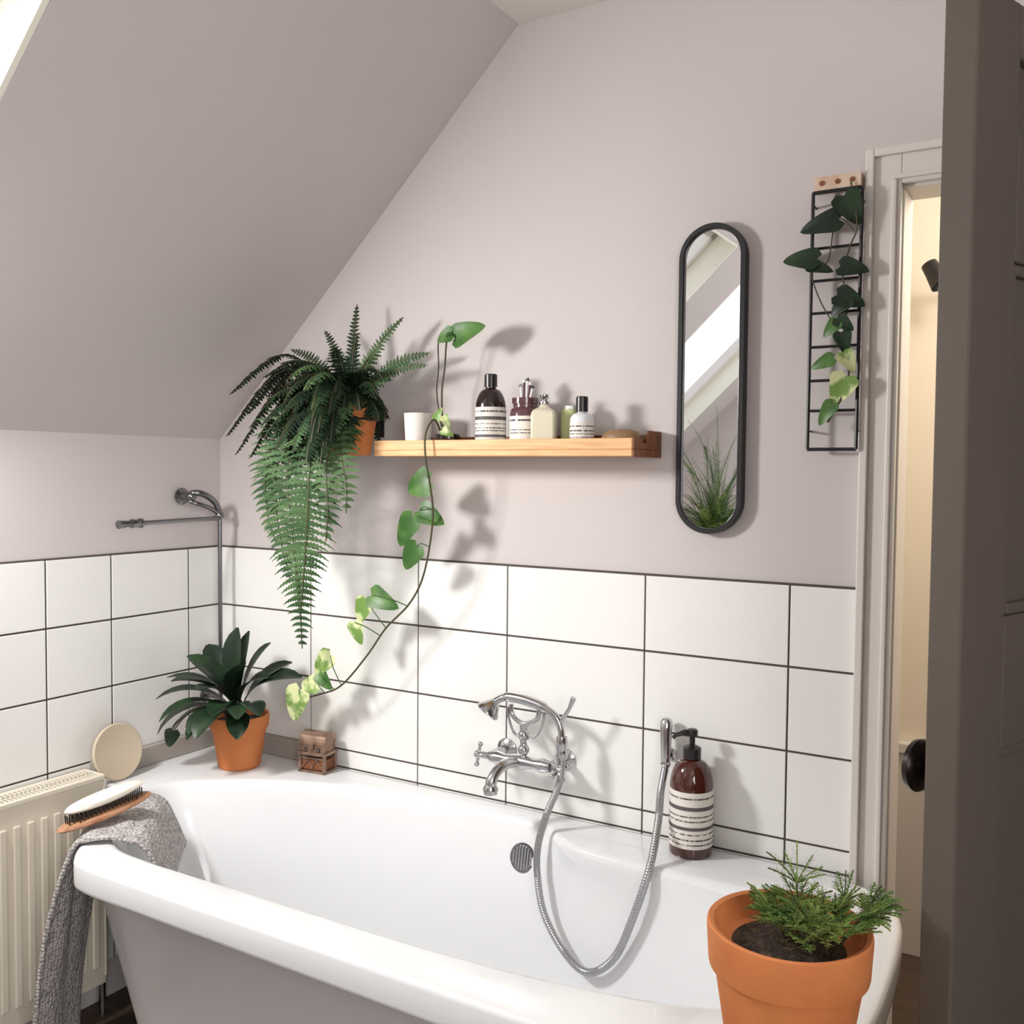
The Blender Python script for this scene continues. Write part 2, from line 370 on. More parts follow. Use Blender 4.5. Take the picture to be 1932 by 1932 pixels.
# ------------------------------------------------------------------ towel draped over the left end of the bath
A=V((.375,-.735,0)); Bp=V((.185,-.50,0)); al=(Bp-A); inn=V((.777,.629,0))
path=[(-.085,.04),(-.075,.2),(-.06,.36),(-.045,.48),(-.028,.56),(-.012,.605),(.010,.617),(.05,.619),(.088,.614),(.112,.600),(.128,.577),(.15,.53),(.168,.485)]
pp=cat([(e,z,0) for e,z in path],6); NU=40; vs=[];fs=[]
for i,q in enumerate(pp):
    for j in range(NU+1):
        u=j/NU; hang=max(0,.6-q.y)
        wob=.014*sin(u*15+q.y*3)*min(1,hang*5)+.003*sin(u*31)
        e=q.x-wob-.012*(hang>0)*min(1,hang*3)
        if q.x>.1: e=q.x+.02*(1-u)
        spread=(u-.42)*(.0+.12*hang if q.x<0 else 0)
        p=A+al*(u+spread)+inn*e
        vs.append((p.x,p.y,q.y+.002*sin(u*22+i*.3)))
for i in range(len(pp)-1):
    for j in range(NU): a_=i*(NU+1)+j; fs.append((a_,a_+1,a_+NU+2,a_+NU+1))
b=MB(); b.add(vs,fs,'towel'); ob=b.obj('towel')
m=ob.modifiers.new('thick','SOLIDIFY'); m.thickness=.010; m.offset=1
ms=ob.modifiers.new('sub','SUBSURF'); ms.levels=1; ms.render_levels=1

# ------------------------------------------------------------------ bath brush
br=empty('bath_brush')
c=V((.338,-.645,.654)); ax=V((.03,.215,.030)).normalized(); T=TR(c)@Matrix((ax,V((0,0,1)).cross(ax).normalized(),ax.cross(V((0,0,1)).cross(ax).normalized()))).transposed().to_4x4()
b=MB(); b.lathe([(0,-.010),(.7,-.009),(.95,-.004),(1,0),(.95,.005),(.7,.008),(0,.009)],'brushc',T@TR((0,0,-.013))@Matrix.Diagonal((.112,.033,1,1)),40); b.obj('wood_back',br)
b=MB()
for i in range(-9,10):
    for j in range(-2,3):
        x=i*.0095; y=j*.009
        if (x/.095)**2+(y/.026)**2<1: b.tube([(x,y,-.008),(x+.001,y,.012)],.0016,'bristle',5,T)
b.obj('bristles',br)
b=MB(); b.lathe([(0,-.004),(.8,-.004),(.97,0),(1,.004),(.93,.009),(.6,.013),(0,.014)],'brushw',T@TR((.005,.004,.016))@Matrix.Diagonal((.092,.030,1,1)),40); b.obj('cream_pad',br)

# ------------------------------------------------------------------ round vanity disc leaning on the wall
b=MB(); T=TR((.062,-.405,.6745))@RY(radians(-10))@RY(radians(90))
b.lathe([(0,-.004),(.069,-.004),(.073,-.002),(.073,.003),(.070,.005),(.067,.004),(0,.004)],'disc',T,56); b.obj('round_hand_mirror')

# ------------------------------------------------------------------ shower riser pipe on left wall
b=MB()
b.lathe([(.024,0),(.024,.004),(.012,.010),(.010,.03)],'chromed',TR((.009,-.15,1.335))@RY(radians(90)),24)
b.tube(cat([(.03,-.15,1.335),(.055,-.145,1.345),(.07,-.12,1.340),(.075,-.085,1.315),(.075,-.07,1.28)],6),.009,'chromed',12)
b.tube(cat([(.03,-.15,1.335),(.05,-.15,1.32),(.065,-.13,1.312),(.072,-.10,1.300),(.075,-.075,1.285)],6),.006,'chromed',10)
b.tube([(.075,-.07,1.29),(.074,-.068,.66)],.0062,'chromed',12)
b.ball((.075,-.07,1.28),.013,'chromed'); b.ball((.05,-.15,1.335),.014,'chromed')
b.tube([(.075,-.07,1.272),(.095,-.36,1.270)],.0062,'chromed',12)
b.ball((.0945,-.355,1.270),.013,'chromed'); b.tube([(.095,-.36,1.270),(.097,-.385,1.270),(.0975,-.39,1.270),(.099,-.425,1.269)],[.010,.012,.008,.011],'chromed',14)
b.lathe([(.02,0),(.02,.004),(.010,.008)],'chromed',TR((.009,-.068,.75))@RY(radians(90)),20); b.tube([(.009,-.068,.75),(.074,-.068,.75)],.005,'chromed')
b.tube([(.074,-.068,.66),(.074,-.068,.601)],[.0062,.012],'chromed',12)
b.obj('shower_riser_pipe')

# ------------------------------------------------------------------ terracotta pots
def pot(b,T,R,H,band,k='terra'):
    rb=R*.70; rr=R*.90
    pr=[(0,0),(rb-.004,0),(rb,.004)]
    pr+=[(rb+(rr-rb)*i/5,.004+(H-band-.004)*i/5) for i in range(1,6)]
    pr+=[(R*.965,H-band+.002),(R*.975,H-band+.006),(R,H-.008),(R*.995,H-.002),(R*.975,H),(R*.92,H-.002),(R*.90,H-.02),(R*.86,H-.15*H),(0,H-.15*H)]
    b.lathe(pr,k,T,64)
# corner plant
cp=empty('potted_houseplant'); P0=V((.237,-.150,.6005))
b=MB(); pot(b,TR(P0),.080,.145,.040); b.obj('terracotta_pot',cp,ang=30)
b=MB(); b.lathe([(0,.128),(.071,.124)],'soil',TR(P0),32); b.obj('soil',cp)
b=MB(); cz=P0+V((0,0,.140))
LV=[((-.55,-.55,.85),.20,.066,1.3),((-.2,-.6,1.0),.19,.068,1.0),((.0,-.3,1.2),.20,.072,.5),((.35,-.15,1.3),.19,.072,.6),((.55,-.1,1.0),.20,.068,1.3),
((.65,-.35,.55),.16,.062,1.0),((.6,-.6,.3),.14,.060,1.1),((-.6,-.7,.5),.20,.062,1.5),((-.7,-.5,.3),.16,.056,1.3),((.15,-.8,.45),.16,.066,1.4),((.35,-.75,.75),.16,.064,1.2),
((-.2,-.85,.25),.13,.058,1.3),((.45,.1,1.0),.17,.064,.9),((-.35,-.2,1.1),.19,.066,.9),((.1,-.1,1.3),.19,.064,.3),((.5,-.5,.6),.16,.062,1.2),((-.45,-.85,.75),.19,.060,1.4),((.1,-.6,.9),.17,.066,1.0),((-.1,-.9,.5),.14,.062,1.5),
((.40,-.35,1.0),.17,.064,1.1),((-.5,-.4,1.0),.19,.062,1.1),((.2,-.45,1.1),.18,.066,.8),((-.15,-.45,1.15),.18,.066,.9)]
for d,L,W_,bd in LV:
    d=V(d).normalized(); q=cz+d*.045; b.tube([cz+V((d.x*.02,d.y*.02,-.02)),q],.003,'stem',6)
    leaf(b,q,d,V((-d.x*.3,-d.y*.3,1))if abs(d.z)<.85 else V((-d.x,-d.y-.4,.2)),L,W_,'leafd',bend=bd,prof='ob',fold=.2)
pts=cat([cz+V((-.02,-.02,0)),cz+V((-.05,-.06,.03)),cz+V((-.09,-.10,.01)),cz+V((-.11,-.13,-.03))],6); b.tube(pts,.002,'stem',5)
leaf(b,pts[-1],(-.15,-.35,-1),(.6,-.8,.1),.050,.04,'leafd',prof='heart')
b.v=[V((max(p.x,.034),min(p.y,-.034),max(p.z,.612))) for p in b.v]
b.obj('leaves',cp)

# foreground pot on a stool
STZ=.686
PC=V((1.918,-.858,STZ+.0125))
st=empty('wooden_stool')
b=MB(); b.lathe([(0,0),(.135,0),(.14,.005),(.14,.020),(.135,.025),(0,.025)],'woodd',TR((PC.x,PC.y-.02,STZ-.027)),48)
for i in range(3):
    a_=i*2.094+.9; b.tube([(PC.x+.09*cos(a_),PC.y-.02+.09*sin(a_),STZ-.027),(PC.x+.125*cos(a_),PC.y-.02+.125*sin(a_),.0)],[.014,.010],'woodd',12)
b.obj('seat_and_legs',st)
b=MB(); b.lathe([(0,0),(.080,0),(.092,.003),(.095,.012),(.090,.013),(.078,.007),(0,.006)],'woodd',TR((PC.x,PC.y,STZ-.0015)),48); b.obj('pot_saucer')
fp=empty('potted_feathery_herb')
b=MB(); pot(b,TR(PC+V((0,0,-.006))),.0965,.182,.055); b.obj('terracotta_pot',fp,ang=30)
b=MB()
b.lathe([(0,.150),(.03,.152),(.06,.149),(.083,.148)],'soil',TR(PC),32); b.obj('soil',fp)
b=MB(); hc=PC+V((.022,.016,.146))
def feather(b,p0,d,L,k,w=.020,den=.006,fall=.055,th_=.0007):
    side=d.cross(V((0,0,1))); side=side.normalized() if side.length>.1 else V((1,0,0)); p=V(p0); n=max(6,int(L/den)); pts=[p.copy()]
    for i in range(n):
        t=i/n; d=(d+V((0,0,-fall))).normalized(); p=p+d*L/n; pts.append(p.copy())
        ll=w*(sin(pi*min(1,t+.12))**.7)
        for sg in(-1,0,1):
            if sg==0 and i%2: continue
            for q in range(2):
                e=(side*sg+d*random.uniform(.3,1.1)+V((0,0,random.uniform(-.2,.7)))).normalized(); tip=p+e*ll*random.uniform(.6,1.1)
                wv=e.cross(d); wv=(wv.normalized() if wv.length>.01 else side)*th_
                b.add([p-wv,p+wv,tip+wv*.3,tip-wv*.3],[(0,1,2,3)],k)
    b.tube(pts,.0009,'stem' if random.random()<.4 else k,4)
def sprig(b,p0,d,L):
    """bare stem that ends in a flat fan of feathery side shoots"""
    p0=V(p0); mid=p0+d*L*.6+V((0,0,.004)); b.tube(cat([p0,p0+d*L*.3,mid],4),.0013,'stem',5)
    sd=d.cross(V((0,0,1))); sd=sd.normalized() if sd.length>.1 else V((1,0,0))
    for k_ in range(7):
        an=(k_-3)*.38; dd=(d*cos(an)+sd*sin(an)+V((0,0,random.uniform(-.1,.25)))).normalized()
        feather(b,mid,dd,L*random.uniform(.35,.55),'dill',.011,.0045,.05,.0006)
for i in range(34):
    az=random.uniform(0,2*pi); el=random.uniform(.55,1.4); d=V((cos(az)*cos(el),sin(az)*cos(el),sin(el)))
    s_=hc+V((random.uniform(-.030,.030),random.uniform(-.030,.035),0)); sprig(b,s_,d,random.uniform(.055,.095))
for i in range(5):
    d=V((.75,random.uniform(-.3,.6),.8)).normalized(); sprig(b,hc+V((.02,.0,0)),d,random.uniform(.09,.105))
b.obj('foliage',fp)

# ------------------------------------------------------------------ small copper lantern box
b=MB(); T=TR((.445,-.066,.6005))@RZ(.15)
w,d_,h=.038,.026,.048
for x in(-1,1):
    for y in(-1,1): b.box((x*w-.004,y*d_-.004,0),(x*w+.004,y*d_+.004,h),'copper',T)
b.box((-w-.004,-d_-.004,0),(w+.004,d_+.004,.006),'copper',T); b.box((-w-.006,-d_-.006,h),(w+.006,d_+.006,h+.008),'copper',T)
for y in(-1,1):
    b.tube([(-w+.004,y*d_,.012),(-w*.3,y*d_,.036),(0,y*d_,.014),(w*.3,y*d_,.036),(w-.004,y*d_,.012)],.003,'copper',6,T); b.box((-w,y*d_-.002,.036),(w,y*d_+.002,.041),'copper',T)
b.box((-w+.002,-d_+.002,.008),(w-.002,d_-.002,.034),'woodd',T)
b.box((-w,-d_,h+.008),(w,d_,h+.030),'copper',T)
vs=[];fs=[]
for i in range(13):
    a_=pi*i/12; vs+=[(-w-.003,-cos(a_)*d_*1.12,h+.030+sin(a_)*.030),(w+.003,-cos(a_)*d_*1.12,h+.030+sin(a_)*.030)]
for i in range(12): fs.append((2*i,2*i+1,2*i+3,2*i+2))
fs.append(tuple(2*i for i in range(13))); fs.append(tuple(2*i+1 for i in reversed(range(13))))
b.add(vs,fs,'copper',T)
for x in(-.02,.02): b.box((x-.004,-d_-.004,h+.010),(x+.004,-d_,h+.022),'grout',T)
b.box((-.006,-d_-.006,h+.018),(.006,-d_,h+.032),'copper',T)
b.obj('trinket_box',bevel=.0008,smooth=False)

# ------------------------------------------------------------------ shelf
b=MB(); sx0,sx1=.705,1.392
b.box((sx0,-.150,1.448),(sx1,-.010,1.462),'wood'); b.box((sx0,-.150,1.462),(sx1-.0,-.138,1.486),'wood')
b.box((sx0,-.138,1.4622),(sx1,-.128,1.470),'woodd')
b.box((sx0,-.012,1.448),(sx1,-.0008,1.498),'woodd')
b.box((sx1,-.150,1.446),(sx1+.006,-.001,1.462),'woodd'); b.box((sx1,-.150,1.462),(sx1+.006,-.105,1.486),'woodd'); b.box((sx1,-.105,1.462),(sx1+.006,-.075,1.476),'woodd'); b.box((sx1,-.075,1.462),(sx1+.006,-.001,1.504),'woodd')
b.obj('wall_shelf',smooth=False,bevel=.0015)
SZ=1.4625
def Lb(b,T,R,z0,z1,stripes,k='label'):
    b.lathe([(R,z0),(R+.0006,z0+.0005),(R+.0006,z1-.0005),(R,z1)],k,T,40)
    for a0,a1 in stripes: b.lathe([(R,a0),(R+.001,a0),(R+.001,a1),(R,a1)],'band' if a1-a0>.0055 else 'ink',T,40)
def bottle(name,c,R,H,sh,neck,nh,caph,k,capk,label,stripes,capR=None):
    e=empty(name); b=MB(); T=TR(c)
    pr=[(0,0),(R*.9,0),(R*.98,.003),(R,.008),(R,H)]
    for i in range(1,8):
        a_=i/7; pr.append((neck+(R-neck)*(1-a_**2)**.5*(1-.15*a_) if a_<1 else neck,H+sh*a_))
    pr+=[(neck,H+sh+nh),(0,H+sh+nh)]
    b.lathe(pr,k,T,48); b.obj('body',e)
    b=MB(); Lb(b,T,R,label[0],label[1],stripes); b.obj('label',e,ang=30)
    b=MB(); z=H+sh+nh*.3; cr=capR or neck*1.25
    if caph>0: b.lathe([(cr,z),(cr,z+caph-.002),(cr-.002,z+caph),(0,z+caph)],capk,T,32); b.obj('cap',e,ang=30)
    return e,z
bottle('brown_lotion_bottle',(1.005,-.09,SZ),.0355,.105,.040,.012,.010,.030,'dkbot','pump',(.016,.100),[(.088,.092),(.070,.078),(.060,.062),(.050,.0525),(.044,.046),(.030,.036),(.020,.0215)])
jr=empty('glass_jar_with_tools'); b=MB(); T=TR((1.092,-.078,SZ))
b.lathe([(0,0),(.034,0),(.0355,.004),(.0355,.085),(.033,.094),(.028,.098),(.028,.106),(.031,.107),(.031,.120),(.0,.120)],'maroon',T,40); Lb(b,T,.0357,.012,.078,[(.066,.070),(.045,.047),(.038,.040),(.020,.024)])
b.obj('jar',jr)
b=MB()
for i,(dx,dz) in enumerate([(-.014,.030),(-.005,.040),(.004,.044),(.012,.034),(.018,.026)]):
    b.tube([(1.092+dx*.7,-.078,SZ+.119),(1.092+dx,-.076,SZ+.119+dz)],.0028,'maroon' if i%2 else 'whiteb',8); b.ball((1.092+dx,-.076,SZ+.119+dz),.0045,'whiteb' if i%2 else 'ink',10)
b.obj('tools',jr)
cbt=empty('cream_soap_bottle'); b=MB(); T=TR((1.157,-.105,SZ))@RZ(.35)
b.lathe([(0,0),(.036,0),(.038,.004),(.038,.078),(.034,.088),(.014,.096),(.011,.104),(0,.104)],'creamb',T@RZ(pi/4),4); b.obj('body',cbt,bevel=.004)
b=MB(); b.lathe([(.010,.102),(.012,.104),(.012,.108),(.006,.112),(.010,.118),(.010,.124),(0,.128)],'chrome',TR((1.157,-.105,SZ)),24); b.obj('stopper',cbt)
gb=empty('green_glass_bottle'); b=MB(); b.lathe([(0,0),(.024,0),(.025,.003),(.025,.084),(.022,.092),(0,.093)],'greenb',TR((1.203,-.060,SZ)),32); b.obj('body',gb)
b=MB(); b.lathe([(.018,.0925),(.018,.100),(0,.101)],'whiteb',TR((1.203,-.060,SZ)),24); b.obj('cap',gb)
bottle('small_white_bottle',(1.247,-.095,SZ),.0265,.066,.016,.010,.006,.034,'whiteb','pump',(.012,.060),[(.050,.053),(.040,.043),(.034,.0355),(.026,.0275)],.0135)
b=MB()
b.lathe([(0,0),(.8,0),(.98,.004),(1,.010),(.97,.014),(.85,.016),(.8,.012),(0,.010)],'soap',TR((1.338,-.085,SZ))@Matrix.Diagonal((.046,.034,1,1)),40)
b.lathe([(0,.012),(.75,.014),(.95,.021),(.98,.028),(.85,.038),(.5,.044),(0,.045)],'soap',TR((1.338,-.085,SZ))@Matrix.Diagonal((.046,.032,1,1)),40)
b.obj('soap_bar_in_dish')
b=MB(); b.lathe([(0,0),(.028,0),(.030,.003),(.0345,.088),(.0345,.091),(.032,.091),(.0305,.080),(0,.079)],'label',TR((.798,-.095,SZ)),40); b.tube([(.798,-.095,SZ+.078),(.798,-.095,SZ+.087)],.001,'ink',5); b.obj('candle_in_white_cup',ang=30)
b=MB(); b.lathe([(0,0),(.026,0),(.030,.012),(.030,.040),(.028,.040),(.026,.014),(0,.012)],'dkbot',TR((.870,-.070,SZ)),32); b.obj('small_plant_cup',ang=30)

# ------------------------------------------------------------------ boston fern on wall bracket
ff=empty('potted_fern'); FP=V((.606,-.130,1.450))
b=MB(); pot(b,TR(FP),.080,.135,.036); b.obj('terracotta_pot',ff,ang=30)
b=MB(); b.lathe([(0,.116),(.069,.114)],'soil',TR(FP),32); b.obj('soil',ff)
b=MB(); ring=[(FP.x+.074*cos(2*pi*i/24),FP.y+.074*sin(2*pi*i/24),FP.z+.09) for i in range(25)]
b.tube(ring,.003,'black',6); b.tube([(FP.x,-.003,FP.z+.09),(FP.x,FP.y+.074,FP.z+.09)],.004,'black',8); b.box((FP.x-.012,-.004,FP.z+.05),(FP.x+.012,-.0005,FP.z+.13),'black')
b.obj('wall_bracket',ff)
b=MB(); fc=FP+V((0,0,.125))
def arc(az,el,L,g,n=6):
    d=V((cos(az)*cos(el),sin(az)*cos(el),sin(el))); p=fc+V((d.x*.02,d.y*.02,0)); out=[p.copy()]
    for i in range(n):
        p=p+d*L/n; out.append(p.copy()); d=(d+V((0,0,-g/n*1.6))).normalized()
        if p.y>-.025 and d.y>0: d.y=-.02
    return [V((q.x,min(q.y,-.02),q.z)) for q in out]
cnt=0
while cnt<190:
    az=random.uniform(pi*.92,2.08*pi) if random.random()<.85 else random.uniform(0,2*pi); el=random.uniform(-.2,1.25); L=random.uniform(.12,.25)
    if sin(az)>.2: L*=.6
    P=arc(az,el,L,random.uniform(1.0,2.8))
    if any(q.x>.735 and q.z<1.59 for q in P): continue
    if any(q.x>.67 and q.z<1.53 for q in P): continue
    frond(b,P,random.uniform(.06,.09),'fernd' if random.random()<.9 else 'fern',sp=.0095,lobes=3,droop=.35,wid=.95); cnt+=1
for tip in [(.600,-.09,1.835),(.500,-.10,1.775),(.755,-.10,1.79),(.72,-.14,1.72),(.83,-.09,1.70),(.40,-.12,1.73),(.66,-.16,1.75),(.85,-.13,1.665)]:
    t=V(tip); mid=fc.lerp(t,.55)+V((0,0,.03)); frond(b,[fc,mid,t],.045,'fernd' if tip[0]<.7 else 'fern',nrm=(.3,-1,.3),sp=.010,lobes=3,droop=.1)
for tip,h in [((.215,-.16,1.615),.12),((.245,-.20,1.50),.14),((.30,-.22,1.45),.13),((.30,-.12,1.66),.08),((.27,-.15,1.56),.12),((.33,-.20,1.52),.12),((.36,-.17,1.60),.10),((.36,-.23,1.44),.12),((.40,-.24,1.49),.12)]:
    t=V(tip); mid=fc.lerp(t,.5)+V((0,0,h)); frond(b,[fc,mid,t],.062,'fernd',sp=.010,lobes=4,wid=.95)
hang=[([(.52,-.20,1.56),(.50,-.235,1.42),(.515,-.235,1.25),(.525,-.22,1.08),(.515,-.20,.960)],.19,'fern'),
([(.59,-.21,1.55),(.60,-.26,1.44),(.595,-.265,1.32),(.57,-.25,1.18),(.545,-.24,1.05)],.19,'fern'),
([(.47,-.17,1.55),(.42,-.20,1.46),(.40,-.21,1.38),(.395,-.20,1.32)],.11,'fernd'),
([(.45,-.19,1.55),(.405,-.215,1.42),(.415,-.22,1.30),(.44,-.21,1.22)],.13,'fern'),
([(.645,-.20,1.52),(.675,-.235,1.44),(.69,-.235,1.38),(.685,-.23,1.31)],.12,'fern'),
([(.63,-.20,1.53),(.64,-.25,1.42),(.645,-.25,1.33),(.63,-.24,1.24)],.13,'fern'),
([(.55,-.20,1.56),(.46,-.23,1.43),(.455,-.225,1.28),(.485,-.21,1.13)],.13,'fern')]
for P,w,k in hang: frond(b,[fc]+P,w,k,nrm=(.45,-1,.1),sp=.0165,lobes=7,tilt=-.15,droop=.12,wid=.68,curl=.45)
b.v=[V((p.x,min(p.y,-.004),p.z)) for p in b.v]
b.obj('fronds',ff,smooth=False)

# ------------------------------------------------------------------ trailing pothos from the shelf
pv=empty('trailing_pothos'); b=MB()
vine=cat([(.862,-.085,1.50),(.872,-.13,1.535),(.872,-.165,1.50),(.876,-.17,1.44),(.880,-.16,1.39),(.876,-.14,1.30),(.845,-.13,1.17),(.795,-.12,1.09),(.72,-.12,1.02),(.66,-.12,.945),(.575,-.12,.858),(.50,-.12,.825),(.42,-.12,.80)],8)
b.tube(vine,.0024,'stem',6)
def hleaf(x,z,y,L,W,ang,k,yn=-1,stem=None,tw=.3):
    d=V((sin(ang),-.15,-cos(ang)))
    n=V((tw,yn,.25)); st=V((x,y,z))-d.normalized()*L*.5
    leaf(b,st,d,n,L,W,k,bend=.5,prof='heart',fold=.12,n=10)
    if stem: b.tube(cat([V(stem),(V(stem)+st)/2+V((0,-.01,.008)),st],4),.0014,'leaf',5)
L_=[(.822,1.378,.078,.075,-1.3,'leaf',(.880,-.16,1.40)),(.865,1.305,.075,.058,1.2,'leaf',(.877,-.14,1.32)),(.786,1.262,.090,.058,-.55,'leaf',(.874,-.14,1.29)),
(.802,1.200,.075,.058,-.6,'leaf',(.860,-.13,1.23)),(.722,1.090,.085,.058,1.3,'leaf',(.79,-.12,1.08)),(.652,1.055,.070,.05,-.4,'leafv',(.72,-.12,1.02)),(.640,1.00,.06,.04,.4,'leafv',(.70,-.12,1.0)),
(.515,.905,.085,.055,-.8,'leafv',(.575,-.12,.858)),(.470,.850,.07,.05,-1.4,'leafv',(.52,-.12,.83)),(.425,.785,.10,.070,-.3,'leafv',(.44,-.12,.81)),(.53,.865,.055,.04,.9,'leaf',(.55,-.12,.845))]
for x,z,L,W,a_,k,s_ in L_: hleaf(x,z,-.135,L,W,a_,k,stem=s_)
us=cat([(.862,-.08,1.50),(.872,-.10,1.60),(.880,-.10,1.66),(.892,-.11,1.72),(.905,-.115,1.728)],6); b.tube(us,.0022,'stem',6)
us=cat([(.862,-.08,1.50),(.850,-.09,1.60),(.862,-.10,1.66),(.868,-.11,1.72),(.885,-.115,1.735)],6); b.tube(us,.0018,'stem',6)
hleaf(.958,1.742,-.12,.085,.06,1.9,'leaf',stem=(.905,-.115,1.728)); hleaf(.888,1.732,-.12,.05,.04,-1.3,'leaf',stem=(.892,-.11,1.72))
for x,z,a_ in [(.892,1.53,.6),(.868,1.55,2.6),(.895,1.505,1.2)]: hleaf(x,z,-.11,.035,.022,a_,'leafv')
b.obj('vine',pv)

# ------------------------------------------------------------------ mirror (pill)
mr=empty('wall_mirror')
def pill(cx,z0,z1,R,n=24):
    out=[]
    for i in range(n+1): a_=pi*i/n; out.append((cx+R*cos(a_),z1-R+R*sin(a_)))
    for i in range(n+1): a_=pi+pi*i/n; out.append((cx+R*cos(a_),z0+R+R*sin(a_)))
    return out
mx=1.5145; R=.0735
rr=[(R,-.001),(R,-.024),(R-.001,-.026),(R-.010,-.026),(R-.0115,-.024),(R-.0115,-.016)]
vs=[];fs=[];n=len(pill(0,0,1,.1))
for rad,y in rr:
    for x,z in pill(mx,1.283+(R-rad),1.943-(R-rad),rad): vs.append((x,y,z))
for j in range(len(rr)-1):
    for i in range(n): i2=(i+1)%n; fs.append((j*n+i,j*n+i2,(j+1)*n+i2,(j+1)*n+i))
b=MB(); b.add(vs,fs,'black'); b.obj('frame',mr)
b=MB(); p_=pill(mx,1.283+.011,1.943-.011,R-.011); b.add([(x,-.017,z) for x,z in p_],[tuple(range(len(p_)))],'mirror'); b.obj('glass',mr,smooth=False)

# ------------------------------------------------------------------ wire trellis with climbing plant
tp=empty('wire_plant_ladder'); b=MB(); X0,X1=1.724,1.818; y=-.032
for (xa) in (X0,X1): b.tube([(xa,y,1.463),(xa+.001,y,1.972)],.0036,'black',8)
for z in [1.463,1.540,1.600,1.667,1.734,1.798,1.862,1.972]: b.tube([(X0,y,z),(X1,y,z)],.0036 if z in(1.463,1.972) else .0030,'black',8)
for z in (1.50,1.95):
    for xa in (X0,X1): b.tube([(xa,y,z),(xa,-.0005,z)],.0025,'black',6)
b.obj('ladder',tp)
b=MB(); b.box((1.727,-.034,1.976),(1.816,-.001,2.002),'woodp')
for x in(1.742,1.772,1.800): b.lathe([(.005,0),(.005,.002),(0,.002)],'woodd',TR((x,-.034,1.989))@RX(pi/2),16)
b.obj('wooden_hanger',tp,smooth=False)
b=MB()
def T2(u,v): return (1.722+(u-1522)/102*.100, 1.463+(850-v)*.00106)
vn=[(1600,360),(1615,440),(1600,480),(1590,530),(1600,590),(1580,640),(1605,700),(1590,760),(1565,800)]
b.tube(cat([(T2(*p)[0],-.040-.006*(i%2),T2(*p)[1]) for i,p in enumerate(vn)],6),.0018,'stem',6)
vn=[(1610,450),(1575,425),(1560,500),(1530,520),(1545,570),(1575,620)]
b.tube(cat([(T2(*p)[0],-.045,T2(*p)[1]) for p in vn],6),.0014,'stem',6)
for u,v,L,W,a_,k in [(1605,412,.066,.055,.5,'leafd'),(1540,432,.080,.050,-1.45,'leafd'),(1503,492,.070,.046,-1.7,'leafd'),(1548,512,.05,.03,1.3,'leafd'),(1613,518,.055,.042,1.4,'leafd'),(1608,575,.058,.046,1.2,'leafd'),(1585,588,.045,.035,-.9,'leafd'),(1568,628,.040,.03,-.8,'leaf'),(1597,655,.045,.035,.3,'leafd'),(1552,690,.048,.03,-1.2,'leaf'),(1607,690,.045,.035,.6,'leafv'),(1590,742,.060,.055,-.4,'leafv'),(1562,785,.052,.032,-.6,'leaf'),(1598,620,.04,.03,.9,'leafd')]:
    x,z=T2(u,v); hleaf(x,z,-.052,L,W,a_,k,tw=random.uniform(-.1,.4))
b.obj('climbing_plant',tp)

# ------------------------------------------------------------------ bath shower mixer
tx=empty('bath_shower_mixer'); b=MB(); k='chrome'; yb=-.085
for x,z in [(1.172,.722),(1.010,.740)]:
    zc=.735
    b.lathe([(.026,0),(.026,.004),(.018,.010),(.011,.012),(.011,.05)],k,TR((x,-.0095,zc))@RX(pi/2),24)
    b.tube(cat([(x,-.05,zc),(x,-.075,zc),(x+(-.004 if x>1.1 else .004),yb,zc)],4),.012,k,14)
b.tube([(1.01,yb,.735),(1.03,yb,.735),(1.05,yb,.735),(1.09,yb,.735),(1.13,yb,.735),(1.15,yb,.735),(1.172,yb,.735)],[.013,.017,.012,.018,.012,.017,.013],k,18)
def cross(c,dirv,r=.024):
    T=TR(c)@align(dirv); b.tube([T@V((0,0,0)),T@V((0,0,.018)),T@V((0,0,.024)),T@V((0,0,.034))],[.010,.008,.012,.007],k,14)
    for i in range(4):
        a_=i*pi/2+.4; e=V((cos(a_),sin(a_),0)); b.tube([T@(V((0,0,.024))),T@(e*r*.75+V((0,0,.024)))],[.0045,.0035],k,8); b.ball(T@(e*r*.85+V((0,0,.024))),.0065,k,10)
cross((1.003,yb,.735),(-1,-.35,.1),.028); cross((1.180,yb,.735),(1,-.5,0),.028)
b.tube(cat([(1.090,yb,.73),(1.082,yb-.03,.738),(1.075,yb-.06,.735),(1.068,yb-.085,.715),(1.066,yb-.09,.690)],5),[.013]*10+[.0125]*6+[.0135]*5,k,14)
b.lathe([(.016,0),(.018,.012),(.012,.022)],k,TR((1.066,yb-.09,.680)),18)
b.tube(cat([(1.10,yb,.745),(1.10,yb,.775),(1.098,yb,.80),(1.10,yb,.825)],5),[.012,.009,.008,.010,.013,.009,.008,.008,.009,.012,.009,.008,.008,.009,.010,.010][:16],k,14)
b.tube(cat([(1.065,yb,.868),(1.07,yb,.842),(1.10,yb,.826),(1.135,yb,.842),(1.14,yb,.870)],6),.006,k,10)
b.ball((1.10,yb,.80),.013,k); b.ball((1.10,yb,.765),.014,k)
b.tube(cat([(1.10,yb,.79),(1.075,yb,.80),(1.06,yb,.83),(1.055,yb,.86)],5),.0035,k,8); b.tube(cat([(1.10,yb,.79),(1.13,yb,.80),(1.15,yb,.83),(1.155,yb,.865)],5),.0035,k,8)
yh=yb-.005
b.tube(cat([(1.03,yh-.01,.872),(1.055,yh,.884),(1.10,yh,.884),(1.15,yh,.874),(1.185,yh,.857),(1.20,yh,.83),(1.203,yh,.80)],6),[.009]*6+[.012]*14+[.009]*6+[.008]*11,k,14)
